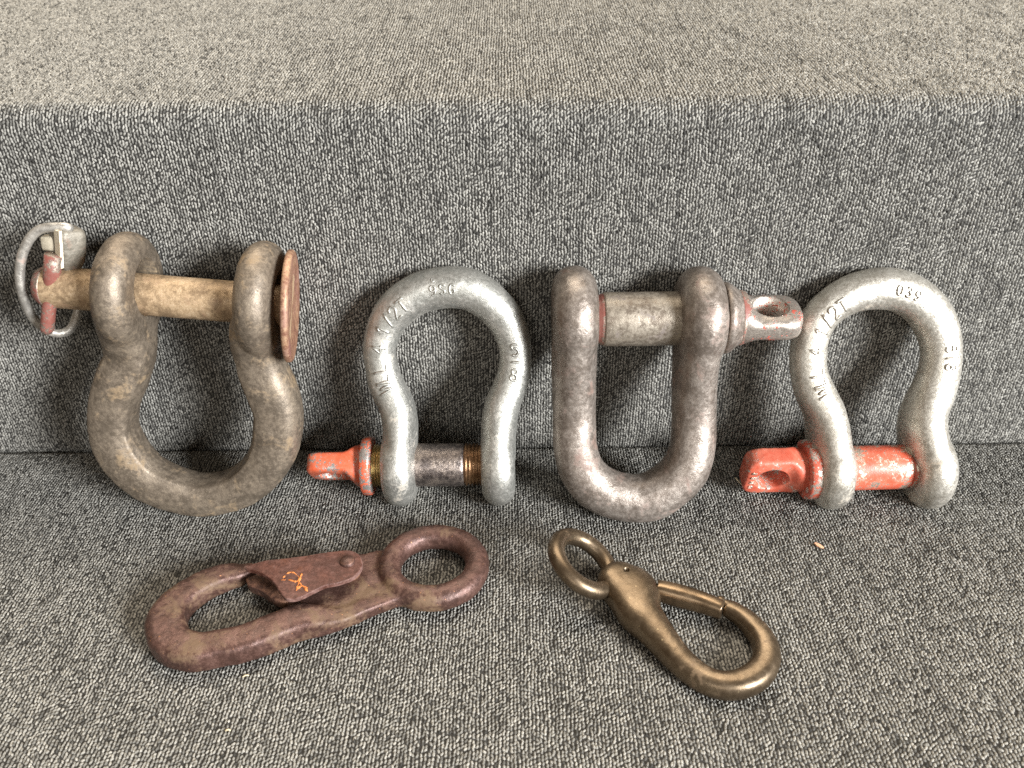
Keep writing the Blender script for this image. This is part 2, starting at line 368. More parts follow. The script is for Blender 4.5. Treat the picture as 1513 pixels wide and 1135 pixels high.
def sweep_flat(bm, pts, emb, exp=2.0, seg=28):
    """sweep along a planar line: pts (p, q, d, a, b): position in the plane, depth, in-plane and depth half sizes"""
    rings = []
    n = len(pts)
    for i, (p, q, d, a, b) in enumerate(pts):
        p0, p1 = pts[max(0, i - 1)], pts[min(n - 1, i + 1)]
        t = Vector((p1[0] - p0[0], p1[1] - p0[1])).normalized()
        nx, ny = -t.y, t.x
        ring = []
        for j in range(seg):
            th = 2 * math.pi * j / seg
            u = a * spow(math.cos(th), 2 / exp)
            v = b * spow(math.sin(th), 2 / exp)
            ring.append(emb(p + nx * u, q + ny * u, d + v))
        rings.append(ring)
    skin_rings(bm, rings)


def emb_xz(p, q, d):                       # shackles stand in their local xz plane, depth along y
    return Vector((p, d, q)) * MM


def emb_xy(p, q, d):                       # hooks lie in their local xy plane, depth along z
    return Vector((p, q, d)) * MM


def sweep_tube(bm, pts, radius, seg=14, closed=False):
    """round wire through 3-D points in mm"""
    P = [Vector(p) for p in pts]
    n = len(P)
    rings, up = [], None
    for i in range(n):
        if closed:
            t = (P[(i + 1) % n] - P[i - 1]).normalized()
        else:
            t = (P[min(n - 1, i + 1)] - P[max(0, i - 1)]).normalized()
        if up is None:
            up = t.orthogonal().normalized()
        up = (up - t * up.dot(t)).normalized()
        w = t.cross(up)
        r = radius[i] if isinstance(radius, (list, tuple)) else radius
        rings.append([(P[i] + (up * math.cos(2 * math.pi * j / seg) + w * math.sin(2 * math.pi * j / seg)) * r) * MM for j in range(seg)])
    skin_rings(bm, rings, closed)


def frame(axis, hint):
    e = Vector(axis).normalized()
    n = Vector(hint)
    n = (n - e * n.dot(e)).normalized()
    return e, n, e.cross(n)


def lathe(bm, origin, axis, profile, seg=40, hint=(0, 0, 1)):
    e, n, q = frame(axis, hint)
    o = Vector(origin)
    rings = []
    for t, r in profile:
        rings.append([(o + e * t + (n * math.cos(2 * math.pi * j / seg) + q * math.sin(2 * math.pi * j / seg)) * max(r, 0.02)) * MM for j in range(seg)])
    skin_rings(bm, rings)


def pill(Rad, t, n=8):
    """profile of a disc with a rounded rim, half thickness t"""
    pr = [(-t, 0.0)]
    for i in range(n + 1):
        a = -math.pi / 2 + math.pi * i / n
        pr.append((t * math.sin(a), Rad - t + t * math.cos(a)))
    pr.append((t, 0.0))
    return pr


def plate(bm, outline, d0, d1, emb, bevel=0.0):
    """flat plate of real thickness over an outline, both rims eased"""
    n = len(outline)
    c = Vector((sum(p[0] for p in outline) / n, sum(p[1] for p in outline) / n))
    def ring(s, d):
        return [emb(c.x + (p[0] - c.x) * s, c.y + (p[1] - c.y) * s, d) for p in outline]
    k = 1 - bevel
    skin_rings(bm, [ring(k, d0), ring(1, d0 + bevel * 10), ring(1, d1 - bevel * 10), ring(k, d1)])


def fuse(bm, voxel, smooth=6, cuts=(), factor=0.5):
    """weld overlapping solids into one continuous skin, then cut holes; returns a mesh"""
    bmesh.ops.recalc_face_normals(bm, faces=bm.faces)
    me = bpy.data.meshes.new('work')
    bm.to_mesh(me)
    bm.free()
    o = bpy.data.objects.new('work', me)
    COL.objects.link(o)
    m = o.modifiers.new('r', 'REMESH')
    m.mode = 'VOXEL'
    m.voxel_size = voxel * MM
    s = o.modifiers.new('s', 'SMOOTH')
    s.factor, s.iterations = factor, smooth
    tmp = []
    for cb in cuts:
        bmesh.ops.recalc_face_normals(cb, faces=cb.faces)
        cm = bpy.data.meshes.new('cut')
        cb.to_mesh(cm)
        cb.free()
        co = bpy.data.objects.new('cut', cm)
        COL.objects.link(co)
        b = o.modifiers.new('b', 'BOOLEAN')
        b.operation, b.object, b.solver = 'DIFFERENCE', co, 'EXACT'
        tmp.append(co)
    dg = bpy.context.evaluated_depsgraph_get()
    dg.update()
    out = bpy.data.meshes.new_from_object(o.evaluated_get(dg))
    for t in tmp + [o]:
        d = t.data
        bpy.data.objects.remove(t)
        bpy.data.meshes.remove(d)
    out.materials.clear()
    return out


def roughen(me, amp, size, seed=0.0):
    """uneven forged skin: push every vertex along its normal by a slow noise"""
    off = Vector((seed * 3.1, seed * 1.7, seed * 0.9))
    nrm = [v.normal.copy() for v in me.vertices]
    for v, n in zip(me.vertices, nrm):
        c = v.co / (size * MM) + off
        d = noise.noise(c) + 0.5 * noise.noise(c * 2.3) + 0.25 * noise.noise(c * 5.1)
        v.co += n * (d * amp * MM)


# ------------------------------------------------------------------ raised lettering
GLYPH = {
    'W': [[(0, 1), (.18, 0), (.38, .8), (.58, 0), (.76, 1)]],
    'L': [[(0.05, 1), (0.05, 0), (.55, 0)]],
    '4': [[(.42, 0), (.42, 1), (0, .35), (.62, .35)]],
    '1': [[(.05, .78), (.25, 1), (.25, 0)]],
    '/': [[(0, -.1), (.5, 1.1)]],
    '2': [[(.04, .75), (.12, .93), (.3, 1), (.48, .93), (.55, .75), (.46, .52), (.02, 0), (.58, 0)]],
    'T': [[(0, 1), (.62, 1)], [(.31, 1), (.31, 0)]],
    '9': [[(.52, .62), (.42, .47), (.26, .43), (.1, .5), (.03, .7), (.1, .92), (.27, 1), (.45, .92), (.53, .7), (.48, .3), (.34, .03), (.12, .04)]],
    'S': [[(.5, .85), (.38, .98), (.2, 1), (.05, .88), (.06, .68), (.2, .55), (.4, .45), (.52, .28), (.44, .07), (.24, 0), (.03, .14)]],
    'G': [[(.52, .84), (.38, .98), (.2, .98), (.05, .78), (.02, .45), (.08, .15), (.26, 0), (.46, .08), (.53, .28), (.53, .45), (.34, .45)]],
    '5': [[(.5, 1), (.1, 1), (.06, .56), (.22, .63), (.42, .58), (.54, .34), (.44, .08), (.22, 0), (.02, .1)]],
    '8': [[(.28, .54), (.1, .62), (.06, .8), (.14, .96), (.28, 1), (.42, .96), (.5, .8), (.46, .62), (.28, .54), (.08, .42), (.02, .22), (.1, .04), (.28, 0), (.46, .04), (.54, .22), (.48, .42), (.28, .54)]],
    '-': [[(-.05, .5), (.62, .5)]],
    '|': [[(.28, -.08), (.28, 1.08)]],
    '0': [[(.28, 1), (.1, .9), (.03, .5), (.1, .1), (.28, 0), (.46, .1), (.53, .5), (.46, .9), (.28, 1)]],
    '3': [[(.05, .88), (.2, 1), (.4, .96), (.5, .78), (.42, .58), (.22, .53), (.44, .46), (.54, .26), (.42, .05), (.2, 0), (.03, .12)]],
    'H': [[(.02, 0), (.02, 1)], [(.55, 0), (.55, 1)], [(.02, .5), (.55, .5)]],
    'U': [[(.02, 1), (.02, .25), (.14, .03), (.28, 0), (.43, .03), (.55, .25), (.55, 1)]],
}


def dense(line, k=5):
    return resample([(x, y) for x, y in line], 1.0 / k / 2) if len(line) > 4 else \
        [(a[0] + (b[0] - a[0]) * i / k, a[1] + (b[1] - a[1]) * i / k) for a, b in zip(line, line[1:]) for i in range(k)] + [line[-1]]


def letters_on_bow(bm, path, at, text, size, lean=0.0, advance=0.82, rad=0.42, spin=0, across=0.0, sink=0.0, upside=False):
    """raised strokes that follow the front of the bow. at: index into path where the text is centred;
    spin 0: text runs along the bow with its top outwards; spin 1: text upright, its top towards the start of the path"""
    S = [0.0]
    for a, b in zip(path, path[1:]):
        S.append(S[-1] + math.dist(a[:2], b[:2]))

    def on(s, y):
        i = max(0, min(len(S) - 2, next((k for k in range(len(S) - 1) if S[k + 1] >= s), len(S) - 2)))
        f = (s - S[i]) / max(1e-6, S[i + 1] - S[i])
        A, B = path[i], path[i + 1]
        p = [x + (z - x) * f for x, z in zip(A, B)]
        p0, p1 = path[max(0, i - 3)], path[min(len(path) - 1, i + 4)]
        t = Vector((p1[0] - p0[0], p1[1] - p0[1])).normalized()
        n = Vector((-t.y, t.x))                      # left of travel = outwards for a clockwise bow
        th = y / p[4]
        u = (p[3] - sink) * math.sin(th)
        v = (p[4] - sink) * math.cos(th)
        return Vector((p[0] + n.x * u, p[2] - v, p[1] + n.y * u))
    total = len(text) * advance * size
    s0 = S[at]
    for k, ch in enumerate(text):
        if ch == ' ' or ch not in GLYPH:
            continue
        for line in GLYPH[ch]:
            pts = []
            for gx, gy in dense(line):
                if upside:
                    gx, gy = 0.56 - gx, 1 - gy
                if spin == 0:
                    x = s0 - total / 2 + (k * advance + gx + 0.1) * size
                    y = (gy - 0.5) * size + across
                else:
                    x = s0 - total / 2 + (k * advance * 1.25 + (1 - gy)) * size
                    y = (gx - 0.28) * size + across
                pts.append(on(x, y + lean * (x - s0)))
            sweep_tube(bm, pts, rad, 8)


# ------------------------------------------------------------------ the sofa
def swell(x, l, amp):
    """slow unevenness of the upholstery, mm"""
    return amp * (0.9 * noise.noise(Vector((x / 95, l / 80, 3.0))) + 0.22 * noise.noise(Vector((x / 24, l / 24, 8.0))))


def cloth_part(name, profile, x0, x1, nx, parent, amp, loops):
    """upholstered slab: a profile in the yz plane (mm) pulled along x, with a pile of yarn loops standing on it.
    loops: (first and last arc length, half width at the first and at the last) in mm"""
    L = [0.0]
    for p, q in zip(profile, profile[1:]):
        L.append(L[-1] + math.dist(p, q))
    n = len(profile)
    P = np.array(profile)
    T = np.array([(P[min(n - 1, i + 1)] - P[max(0, i - 1)]) for i in range(n)])
    T /= np.linalg.norm(T, axis=1)[:, None]
    Nn = np.stack([-T[:, 1], T[:, 0]], 1)            # outwards for profiles that run up the front and back over the top
    bm = bmesh.new()
    uvl = bm.loops.layers.uv.new('uv')
    grid = []
    for i in range(nx + 1):
        x = x0 + (x1 - x0) * i / nx
        row = []
        for j in range(n):
            w = swell(x, L[j], amp)
            row.append(bm.verts.new(Vector((x, P[j, 0] + Nn[j, 0] * w, P[j, 1] + Nn[j, 1] * w)) * MM))
        grid.append(row)
    for i in range(nx):
        for j in range(n - 1):
            f = bm.faces.new((grid[i][j], grid[i + 1][j], grid[i + 1][j + 1], grid[i][j + 1]))
            for l, (a, b) in zip(f.loops, ((i, j), (i + 1, j), (i + 1, j + 1), (i, j + 1))):
                l[uvl].uv = ((x0 + (x1 - x0) * a / nx) * MM, L[b] * MM)
    bmesh.ops.recalc_face_normals(bm, faces=bm.faces)
    me = bpy.data.meshes.new(name)
    bm.to_mesh(me)
    bm.free()
    slab = new_obj(name, me, M['ground'], parent)

    # the loops: columns of small tilted domes of yarn
    s0, s1, h0, h1 = loops
    PU, PV = 1.27, 1.38
    rng = np.random.default_rng(len(name))
    C, LEN = [], []
    half = max(h0, h1)
    for i in range(int(-half / PU), int(half / PU) + 1):
        x = i * PU
        off = (i % 2) * 0.5 * PV + rng.uniform(-0.3, 0.3)
        r = 0
        while True:
            sv = s0 + off + r * PV
            r += 1
            if sv > s1:
                break
            if abs(x) <= h0 + (h1 - h0) * (sv - s0) / (s1 - s0):
                C.append((x, sv))
    C = np.array(C)
    m = len(C)
    lowx = np.array([noise.noise(Vector((c[0] / 14, c[1] / 14, 1.0))) for c in C])
    lowa = np.array([noise.noise(Vector((c[0] / 9, c[1] / 16, 5.0))) for c in C])
    thin = np.array([noise.noise(Vector((c[0] / 3.2, c[1] / 26, 9.0))) for c in C])
    wv = np.array([swell(c[0], c[1], amp) for c in C])
    X = C[:, 0] + 0.50 * lowx + rng.normal(0, 0.14, m)
    Sv = C[:, 1] + rng.normal(0, 0.20, m)
    Y, Zc = np.interp(Sv, L, P[:, 0]), np.interp(Sv, L, P[:, 1])
    TY, TZ = np.interp(Sv, L, T[:, 0]), np.interp(Sv, L, T[:, 1])
    O = np.stack([X, Y - TZ * wv, Zc + TY * wv], 1)
    V = np.stack([np.zeros(m), TY, TZ], 1)
    N = np.stack([np.zeros(m), -TZ, TY], 1)
    U = np.tile(np.array([[1.0, 0, 0]]), (m, 1))
    ang = np.radians(8 + 30 * lowa + rng.normal(0, 19, m))[:, None]
    A = V * np.cos(ang) + U * np.sin(ang)
    B = U * np.cos(ang) - V * np.sin(ang)
    la = 0.92 * rng.uniform(0.85, 1.2, m)[:, None]
    lb = 0.60 * rng.uniform(0.85, 1.12, m)[:, None] * (1 - 0.25 * np.clip(thin, 0, 1))[:, None]
    hh = 0.66 * rng.uniform(0.75, 1.2, m)[:, None]
    seg = 6
    th = np.arange(seg) * 2 * np.pi / seg
    verts = []
    for t in th + 0.3:
        verts.append(O + A * (la * math.cos(t)) + B * (lb * math.sin(t)) - N * (hh * 0.25))
    verts.append(O - A * (la * 0.42) + N * (hh * 0.86))
    verts.append(O + A * (la * 0.36) + N * hh)
    vv = np.stack(verts, 1).reshape(-1, 3) * MM
    k = seg + 2
    tpl = []
    side = [7 if math.cos(t + 0.3) > 0 else 6 for t in th]
    for j in range(seg):
        q = (j + 1) % seg
        tpl.append((j, q, side[j]))
        if side[j] != side[q]:
            tpl.append((q, side[q], side[j]))
    tri = (np.array(tpl)[None] + (np.arange(m) * k)[:, None, None]).reshape(-1, 3)
    me = bpy.data.meshes.new('fabric_loops')
    me.vertices.add(len(vv))
    me.vertices.foreach_set('co', vv.astype(np.float32).ravel())
    me.loops.add(tri.size)
    me.loops.foreach_set('vertex_index', tri.astype(np.int32).ravel())
    me.polygons.add(len(tri))
    me.polygons.foreach_set('loop_start', (np.arange(len(tri)) * 3).astype(np.int32))
    me.polygons.foreach_set('use_smooth', np.ones(len(tri), dtype=bool))
    tone = np.clip(rng.normal(0.58, 0.13, m) - 0.26 * (rng.random(m) < 0.07) - 0.18 * np.clip(thin, 0, 1), 0, 1)
    at = me.attributes.new('yarn', 'FLOAT', 'POINT')
    at.data.foreach_set('value', np.repeat(tone, k).astype(np.float32))
    me.update(calc_edges=True)
    o = bpy.data.objects.new('fabric_loops', me)
    COL.objects.link(o)
    me.materials.append(M['loops'])
    o.parent = slab
    o['kind'] = 'stuff'
    return slab


def arc(cy, cz, r, a0, a1, n):
    return [(cy + r * math.cos(R(a0 + (a1 - a0) * i / n)), cz + r * math.sin(R(a0 + (a1 - a0) * i / n))) for i in range(n + 1)]


sofa = thing('sofa', 'grey tweed sofa with flat seat and upright back behind all the metal hardware', 'sofa', (0, 0, 0))
seat = [(-420, -60), (-420, -12)] + arc(-408, -12, 12, 180, 90, 6)[1:]
seat += [(-400 + 8 * i, 0) for i in range(1, 50)]
seat += arc(-3.6, -4.2, 4.2, 90, 10, 6) + [(0.9, -12), (0.9, -60)]
cloth_part('seat_cushion', seat, -560, 560, 140, sofa, 0.7, (220.0, 486.0, 150.0, 305.0))
slope = 5.0
back = [(3.2, -60), (3.2, -5), (2.2, -2.0), (1.2, 1.0), (0.5, 5.0), (0.2, 10)]
back += [(0.0, 16 + 7 * i) for i in range(0, 19)] + [(0.0, 148.0)]
back += arc(10.0, 154.5, 10.0, 180, 90 + slope, 9)
y0, z0 = back[-1]
back += [(y0 + d, z0 + d * math.tan(R(slope))) for d in (6, 14, 24, 36, 50, 70, 95, 125, 160, 200, 250, 310, 380, 450)]
cloth_part('backrest', back, -720, 720, 220, sofa, 0.8, (53.0, 430.0, 290.0, 400.0))

# ------------------------------------------------------------------ shackles
def bow_mesh(S, depth, exp, ear_R, ear_t, pin_axis, voxel=0.75, seed=1.0, cuts=(), boss=None, smooth=6, ear_shift=(0, 0), reach=30.0, flash=None):
    bm = bmesh.new()
    raw = S['path']
    e0, e1 = S['ears']
    start = (e0[0] + ear_shift[0], e0[1], raw[0][2] * 0.92)
    end = (e1[0] + ear_shift[1], e1[1], raw[-1][2] * 0.92)
    pts = [start] + list(raw) + [end]
    path = []
    for p, q, a in resample(pts, 1.3):
        d = min(math.dist((p, q), start[:2]), math.dist((p, q), end[:2]))
        f = max(0.0, 1.0 - d / reach)
        path.append((p, q, 0.0, a, a * depth + (ear_R * 0.93 - a * depth) * f * f * (3 - 2 * f)))
    sweep_flat(bm, path, emb_xz, exp)
    if flash:
        for sgn, lo, hi in flash:
            sub = path[int(lo * len(path)):int(hi * len(path))]
            line = []
            for i, (p, q, d, a, b) in enumerate(sub):
                p0, p1 = sub[max(0, i - 1)], sub[min(len(sub) - 1, i + 1)]
                t = Vector((p1[0] - p0[0], p1[1] - p0[1])).normalized()
                w = 0.75 + 0.04 * noise.noise(Vector((i * 0.11, sgn * 4, 1)))
                line.append((p - t.y * a * w * sgn, -b * 0.75, q + t.x * a * w * sgn))
            sweep_tube(bm, line, 0.95, 8)
    e, n, q = frame(pin_axis, (0, 0, 1))
    for c, sh in ((e0, ear_shift[0]), (e1, ear_shift[1])):
        lathe(bm, (c[0] + sh, 0, c[1]), pin_axis, pill(ear_R, ear_t), 48)
    me = fuse(bm, voxel, smooth, cuts)
    roughen(me, 0.16, 7, seed)
    return me, path


def head_loft(bm, origin, axis, tab_n, sections, seg=40):
    """pin head: sections (t, half width, half thickness, exponent) from a round neck to a flat tab"""
    e, n, q = frame(axis, tab_n)
    o = Vector(origin)
    rings = []
    for t, w, h, ex in sections:
        ring = []
        for j in range(seg):
            th = 2 * math.pi * j / seg
            ring.append((o + e * t + q * (w * spow(math.cos(th), 2 / ex)) + n * (h * spow(math.sin(th), 2 / ex))) * MM)
        rings.append(ring)
    skin_rings(bm, rings)


def screw_head(name, origin, axis, tab_n, L, w, h, hole_t, hole_r, neck_r, mat, parent, seed, ex=6.5, tip=0.40):
    secs = [(-0.5, neck_r, neck_r, 2.0), (0.4, neck_r, neck_r * 0.96, 2.0)]
    for i in range(1, 7):
        f = i / 6
        g = f * f * (3 - 2 * f)
        secs.append((0.4 + L * 0.32 * f, neck_r + (w - neck_r) * g, neck_r + (h - neck_r) * g, 2.0 + (ex - 2.5) * g))
    for f in (0.5, 0.62, 0.74):
        secs.append((L * f, w, h, ex))
    for a in (20, 40, 58, 72, 84):
        secs.append((L * (0.76 + 0.24 * math.sin(R(a))), w * (tip + (1 - tip) * math.cos(R(a)) ** 0.6), h * (0.74 + 0.26 * math.cos(R(a)) ** 0.5), ex - 0.5))
    bm = bmesh.new()
    head_loft(bm, origin, axis, tab_n, secs)
    e, n, q = frame(axis, tab_n)
    cb = bmesh.new()
    c = Vector(origin) + e * hole_t
    pr = [(-h - 3, hole_r + 2.6), (-h - 0.2, hole_r + 0.55), (-h + 1.0, hole_r), (h - 1.0, hole_r), (h + 0.2, hole_r + 0.55), (h + 3, hole_r + 2.6)]
    lathe(cb, c, n, pr, 40, e)
    me = fuse(bm, 0.45, 3, (cb,))
    roughen(me, 0.10, 4, seed)
    return new_obj(name, me, mat, parent)


def unit(a, b):
    return (Vector((b[0], 0, b[1])) - Vector((a[0], 0, a[1]))).normalized()


def dirn(elev):
    """direction in a shackle's local frame facing the front at this elevation"""
    return Vector((0, -math.cos(R(elev)), math.sin(R(elev))))


# --- the large brown shackle with the lynch pin, bow down
S = SHAPE['bow_big']
t1 = thing('shackle', 'large dirty brown bow shackle with loose pin, wire ring and round disc head', 'shackle', S['loc'], S['lean'], 'shackles leaning on the backrest')
pa, pb = S['ex']['pin'][0], S['ex']['pin'][1]
ax = unit(pa, pb)
up = Vector((-ax.z, 0, ax.x))
cb = bmesh.new()
o = Vector((pa[0], 0, pa[1])) - ax * 5 + up * 3.2
lathe(cb, o, ax, [(-4, 11.6), (120, 11.6)], 40)
me, path = bow_mesh(S, 1.0, 2.6, 23.6, 7.2, ax, 0.85, 1.0, (cb,), smooth=8, ear_shift=(1.6, 4.0), reach=33.0, flash=((1, 0.12, 0.93), (-1, 0.10, 0.62)))
bow = new_obj('bow', me, M['brown_steel'], t1)
bm = bmesh.new()
L = (Vector((pb[0], 0, pb[1])) - Vector((pa[0], 0, pa[1]))).length
O = Vector((pa[0], 0, pa[1]))
lathe(bm, O, ax, [(-1.4, 0), (-1.4, 4.6), (-0.4, 6.6), (1.6, 7.9), (3.5, 8.35)] + [(5 + i * 3.0, 8.35) for i in range(int((L - 6) / 3))] + [(L - 1, 8.35), (L - 1, 0)], 48)
pin = from_bm('pin', bm, M['yellow_pin'], t1)
bm = bmesh.new()
lathe(bm, O, ax, [(-1.55, 0), (-1.55, 4.7), (-0.5, 6.75), (1.6, 8.05), (2.4, 8.30), (3.0, 8.42), (3.1, 0)], 48)
from_bm('painted_tip', bm, M['old_red'], pin)
bm = bmesh.new()
dax = (Matrix.Rotation(R(7.5), 3, 'Z') @ ax)
lathe(bm, Vector((S['ex']['disc'][0][0], 0, S['ex']['disc'][0][1])) - dax * 1.2, dax,
      [(-0.2, 0), (-0.2, 20.6), (0.1, 22.0), (0.5, 22.6), (1.4, 22.75), (2.3, 22.6), (2.8, 21.9), (2.9, 20.8), (2.8, 17.5), (2.3, 15.2), (2.0, 12.5), (2.0, 0)], 72)
from_bm('pin_head', bm, M['rust_disc'], pin)
# lynch pin through the end of the shackle pin
lp = S['ex']['lynch']
bm = bmesh.new()
A = Vector((lp[0][0] - 0.6, -5.5, lp[0][1] + 0.5))
B = Vector((lp[2][0], -4.0, lp[2][1]))
sweep_tube(bm, [A.lerp(B, f) for f in (0, .2, .4, .6, .8, .93, 0.98, 1.0)], [3.3, 3.2, 2.8, 2.65, 2.65, 2.6, 2.0, 1.0], 20)
lynch = from_bm('lynch_pin', bm, M['old_red'], t1)
h0, h1 = S['ex']['head'][0], S['ex']['head'][1]
hax = unit(h1, h0)
bm = bmesh.new()
c0 = Vector((h1[0], 1.5, h1[1])) - hax * 3.5
for sx, ss in (((0, 2.6, 2.4), (2, 3.6, 3.4), (5, 4.9, 4.6), (9, 5.7, 5.2), (15, 5.9, 5.4), (17.5, 5.5, 5.0), (18.5, 4.4, 3.8)), 0),:
    head_loft(bm, c0, hax, Vector((-0.62, -0.78, 0)), [(t, a, b, 4.5) for t, a, b in sx], 32)
me = fuse(bm, 0.5, 3)
roughen(me, 0.15, 4, 5.0)
new_obj('lynch_pin_head', me, M['cream_block'], lynch)
bm = bmesh.new()
qv = Vector((-0.62, -0.78, 0))
side = hax.cross(qv).normalized()
for s_ in (1,):
    cc = c0 + hax * 11.5 + qv * 5.0 + side * (-2.8 if side.x < 0 else 2.8)
    ring = []
    rings = []
    for dq in (-0.6, 0.55):
        rings.append([(cc + qv * dq + side * a * 2.1 + hax * b * 7.4) * MM for a, b in ((-1, -.9), (-.2, -1), (1, -1), (1.1, .2), (1, 1), (.1, .95), (-1, 1), (-.85, 0.1))])
    skin_rings(bm, rings)
from_bm('cream_paint_strip', bm, M['cream'], lynch, False)
s0, s1 = S['ex']['stub'][0], S['ex']['stub'][1]
bm = bmesh.new()
head_loft(bm, (s0[0], 0.5, s0[1] - 1.5), unit(s0, s1), (0, -1, 0), [(0, 2.4, 2.2, 6), (0.5, 2.9, 2.7, 6), (9, 2.9, 2.7, 6)], 24)
from_bm('hinge_block', bm, M['beige'], lynch)
ring = [(p[0], p[2], p[1]) for p in S['ex']['ring']]
ring = [(-31, -1, 126.5)] + ring
bm = bmesh.new()
sweep_tube(bm, [q[:3] for q in resample([(*r, 0, 0) for r in ring], 1.5)], 1.85, 16)
from_bm('wire_ring', bm, M['wire'], lynch)


# --- screw pin shackles
def screw_pin(S, base, ax, spec, parent):
    """spec: material -> lathe profile measured along the pin axis from the collar's outer face"""
    root = None
    for nm, mat, prof in spec:
        bm = bmesh.new()
        lathe(bm, base, ax, prof, 56)
        o = from_bm(nm, bm, M[mat], root or parent)
        root = root or o
    return root


def ridge(t0, t1, r0, r1, pitch):
    out, t = [], t0
    while t < t1 - 1e-6:
        out += [(t, r0), (t + pitch * 0.35, r1), (t + pitch * 0.65, r1)]
        t += pitch
    return out + [(t1, r0)]


# grey galvanised shackle, pin down
S = SHAPE['bow_grey']
t2 = thing('shackle', 'grey galvanised bow shackle with bare steel pin, orange painted head and unscrewed golden thread', 'shackle', S['loc'], S['lean'], 'shackles leaning on the backrest')
x = S['ex']['pin']
ax = unit(x[1], x[5])
me, path = bow_mesh(S, 1.0, 2.1, 18.6, 7.4, ax, 0.75, 2.0, reach=42.0)
bow = new_obj('bow', me, M['grey_zinc'], t2)


def nearest(path, p):
    return min(range(len(path)), key=lambda i: math.dist(path[i][:2], p))




def stamp(bow, path, mat, where, text, size, rad=0.4, **kw):
    bm = bmesh.new()
    letters_on_bow(bm, path, nearest(path, where), text, size, rad=rad, sink=-0.12, **kw)
    word = from_bm('raised_lettering', bm, mat, bow)
    bm = bmesh.new()
    letters_on_bow(bm, path, nearest(path, where), text, size, rad=rad * 1.95, sink=rad * 1.60, **kw)
    from_bm('grime_around_lettering', bm, M['grime'], word)


stamp(bow, path, M['grey_zinc'], (-23.0, 74), 'WLL 4 1/2T', 5.6, advance=0.80, rad=0.50, across=-0.4)
stamp(bow, path, M['grey_zinc'], (4.5, 97), '9SG', 4.0, advance=0.98, rad=0.44, across=0.3)
stamp(bow, path, M['grey_zinc'], (1.2, 97), '0', 1.5, rad=0.3, across=4.6)
stamp(bow, path, M['grey_zinc'], (33.3, 67.5), '5-8', 5.0, spin=1, advance=0.86, rad=0.48)
base = Vector((x[1][0], 0, x[1][1])) + ax * 1.2
pin = screw_pin(S, base, ax, [
    ('pin', 'purple_pin', [(4.5, 0), (4.5, 8.6), (14, 8.6), (14.2, 9.55), (19, 9.6), (20.5, 9.45), (21, 9.6), (26, 9.62), (32, 9.6), (38, 9.6), (43.5, 9.6), (44.6, 9.5), (45.2, 9.2), (45.2, 0)]),
    ('thread', 'gold', [(4.6, 0), (4.6, 8.9)] + ridge(4.8, 13.6, 8.7, 9.5, 1.25) + [(14, 0)]),
    ('thread', 'copper_thread', [(45.0, 0), (45.0, 8.9)] + ridge(45.4, 58, 8.5, 9.45, 1.6) + [(58, 0)]),
    ('collar', 'orange_paint', [(0, 0), (0, 10.8), (0.3, 12.4), (0.9, 13.1), (3.6, 13.15), (4.5, 12.9), (4.9, 12.0), (4.9, 0)])], t2)
screw_head('pin_head', base, -ax, dirn(-38 - S['lean']), 23.5, 10.2, 4.6, 13.5, 5.6, 9.6, M['orange_paint'], pin, 2.0)

# dark D shackle, pin up
S = SHAPE['bow_dee']
t3 = thing('shackle', 'dark brown U-shaped shackle with straight legs, thick top pin and holed tab head', 'shackle', S['loc'], S['lean'], 'shackles leaning on the backrest')
x = S['ex']['pin']
ax = unit(x[4], x[0])
me, path = bow_mesh(S, 1.0, 2.15, 22.0, 9.2, ax, 0.8, 3.0, smooth=9, reach=46.0)
bow = new_obj('bow', me, M['dark_steel'], t3)
base = Vector((x[4][0], 0, x[4][1]))
Lp = base.x - x[0][0]
pin = screw_pin(S, base, ax, [
    ('pin', 'dusty_pin', [(3, 0), (3, 10.6), (6, 11.2), (12, 11.3), (18, 11.3), (24, 11.25), (30, 11.3), (36, 11.3), (42, 11.3), (Lp - 2.2, 11.3), (Lp - 1.5, 11.0), (Lp - 1.4, 0)]),
    ('thread', 'old_red', [(Lp - 3.0, 0), (Lp - 3.0, 10.0), (Lp - 2.0, 10.7), (Lp - 0.6, 10.7), (Lp - 0.2, 10.2), (Lp + 17.5, 10.2), (Lp + 18.5, 9.2), (Lp + 18.5, 0)]),
    ('collar', 'dark_steel', [(-1.6, 0), (-1.6, 11.6), (-0.6, 12.3), (0.6, 13.2), (1.8, 14.2), (2.8, 14.8), (3.6, 15.0), (4.8, 14.9), (5.2, 14.5), (5.2, 0)])], t3)
head = screw_head('pin_head', base, -ax, dirn(83 - S['lean']), 26.8, 11.6, 5.8, 14.2, 7.3, 11.4, M['head_dee'], pin, 3.0, 3.6, 0.22)
e, n, q = frame(-ax, dirn(83 - S['lean']))
bm = bmesh.new()
V = [[bm.verts.new((base + e * 14.2 + n * t + (e * math.cos(2 * math.pi * j / 40) + q * math.sin(2 * math.pi * j / 40)) * r) * MM) for j in range(40)]
     for t, r in ((-5.2, 7.0), (-5.2, 7.6), (5.2, 7.6), (5.2, 7.0))]
for i in range(4):
    A, B = V[i], V[(i + 1) % 4]
    for j in range(40):
        bm.faces.new((A[j], A[(j + 1) % 40], B[(j + 1) % 40], B[j]))
from_bm('hole_lining', bm, M['red_paint'], head)
bm = bmesh.new()
lathe(bm, base, -ax, [(1.2, 0), (1.2, 11.75), (1.9, 11.65), (3.2, 11.3), (4.2, 10.95), (4.2, 0)], 48)
from_bm('painted_neck', bm, M['old_red'], head)

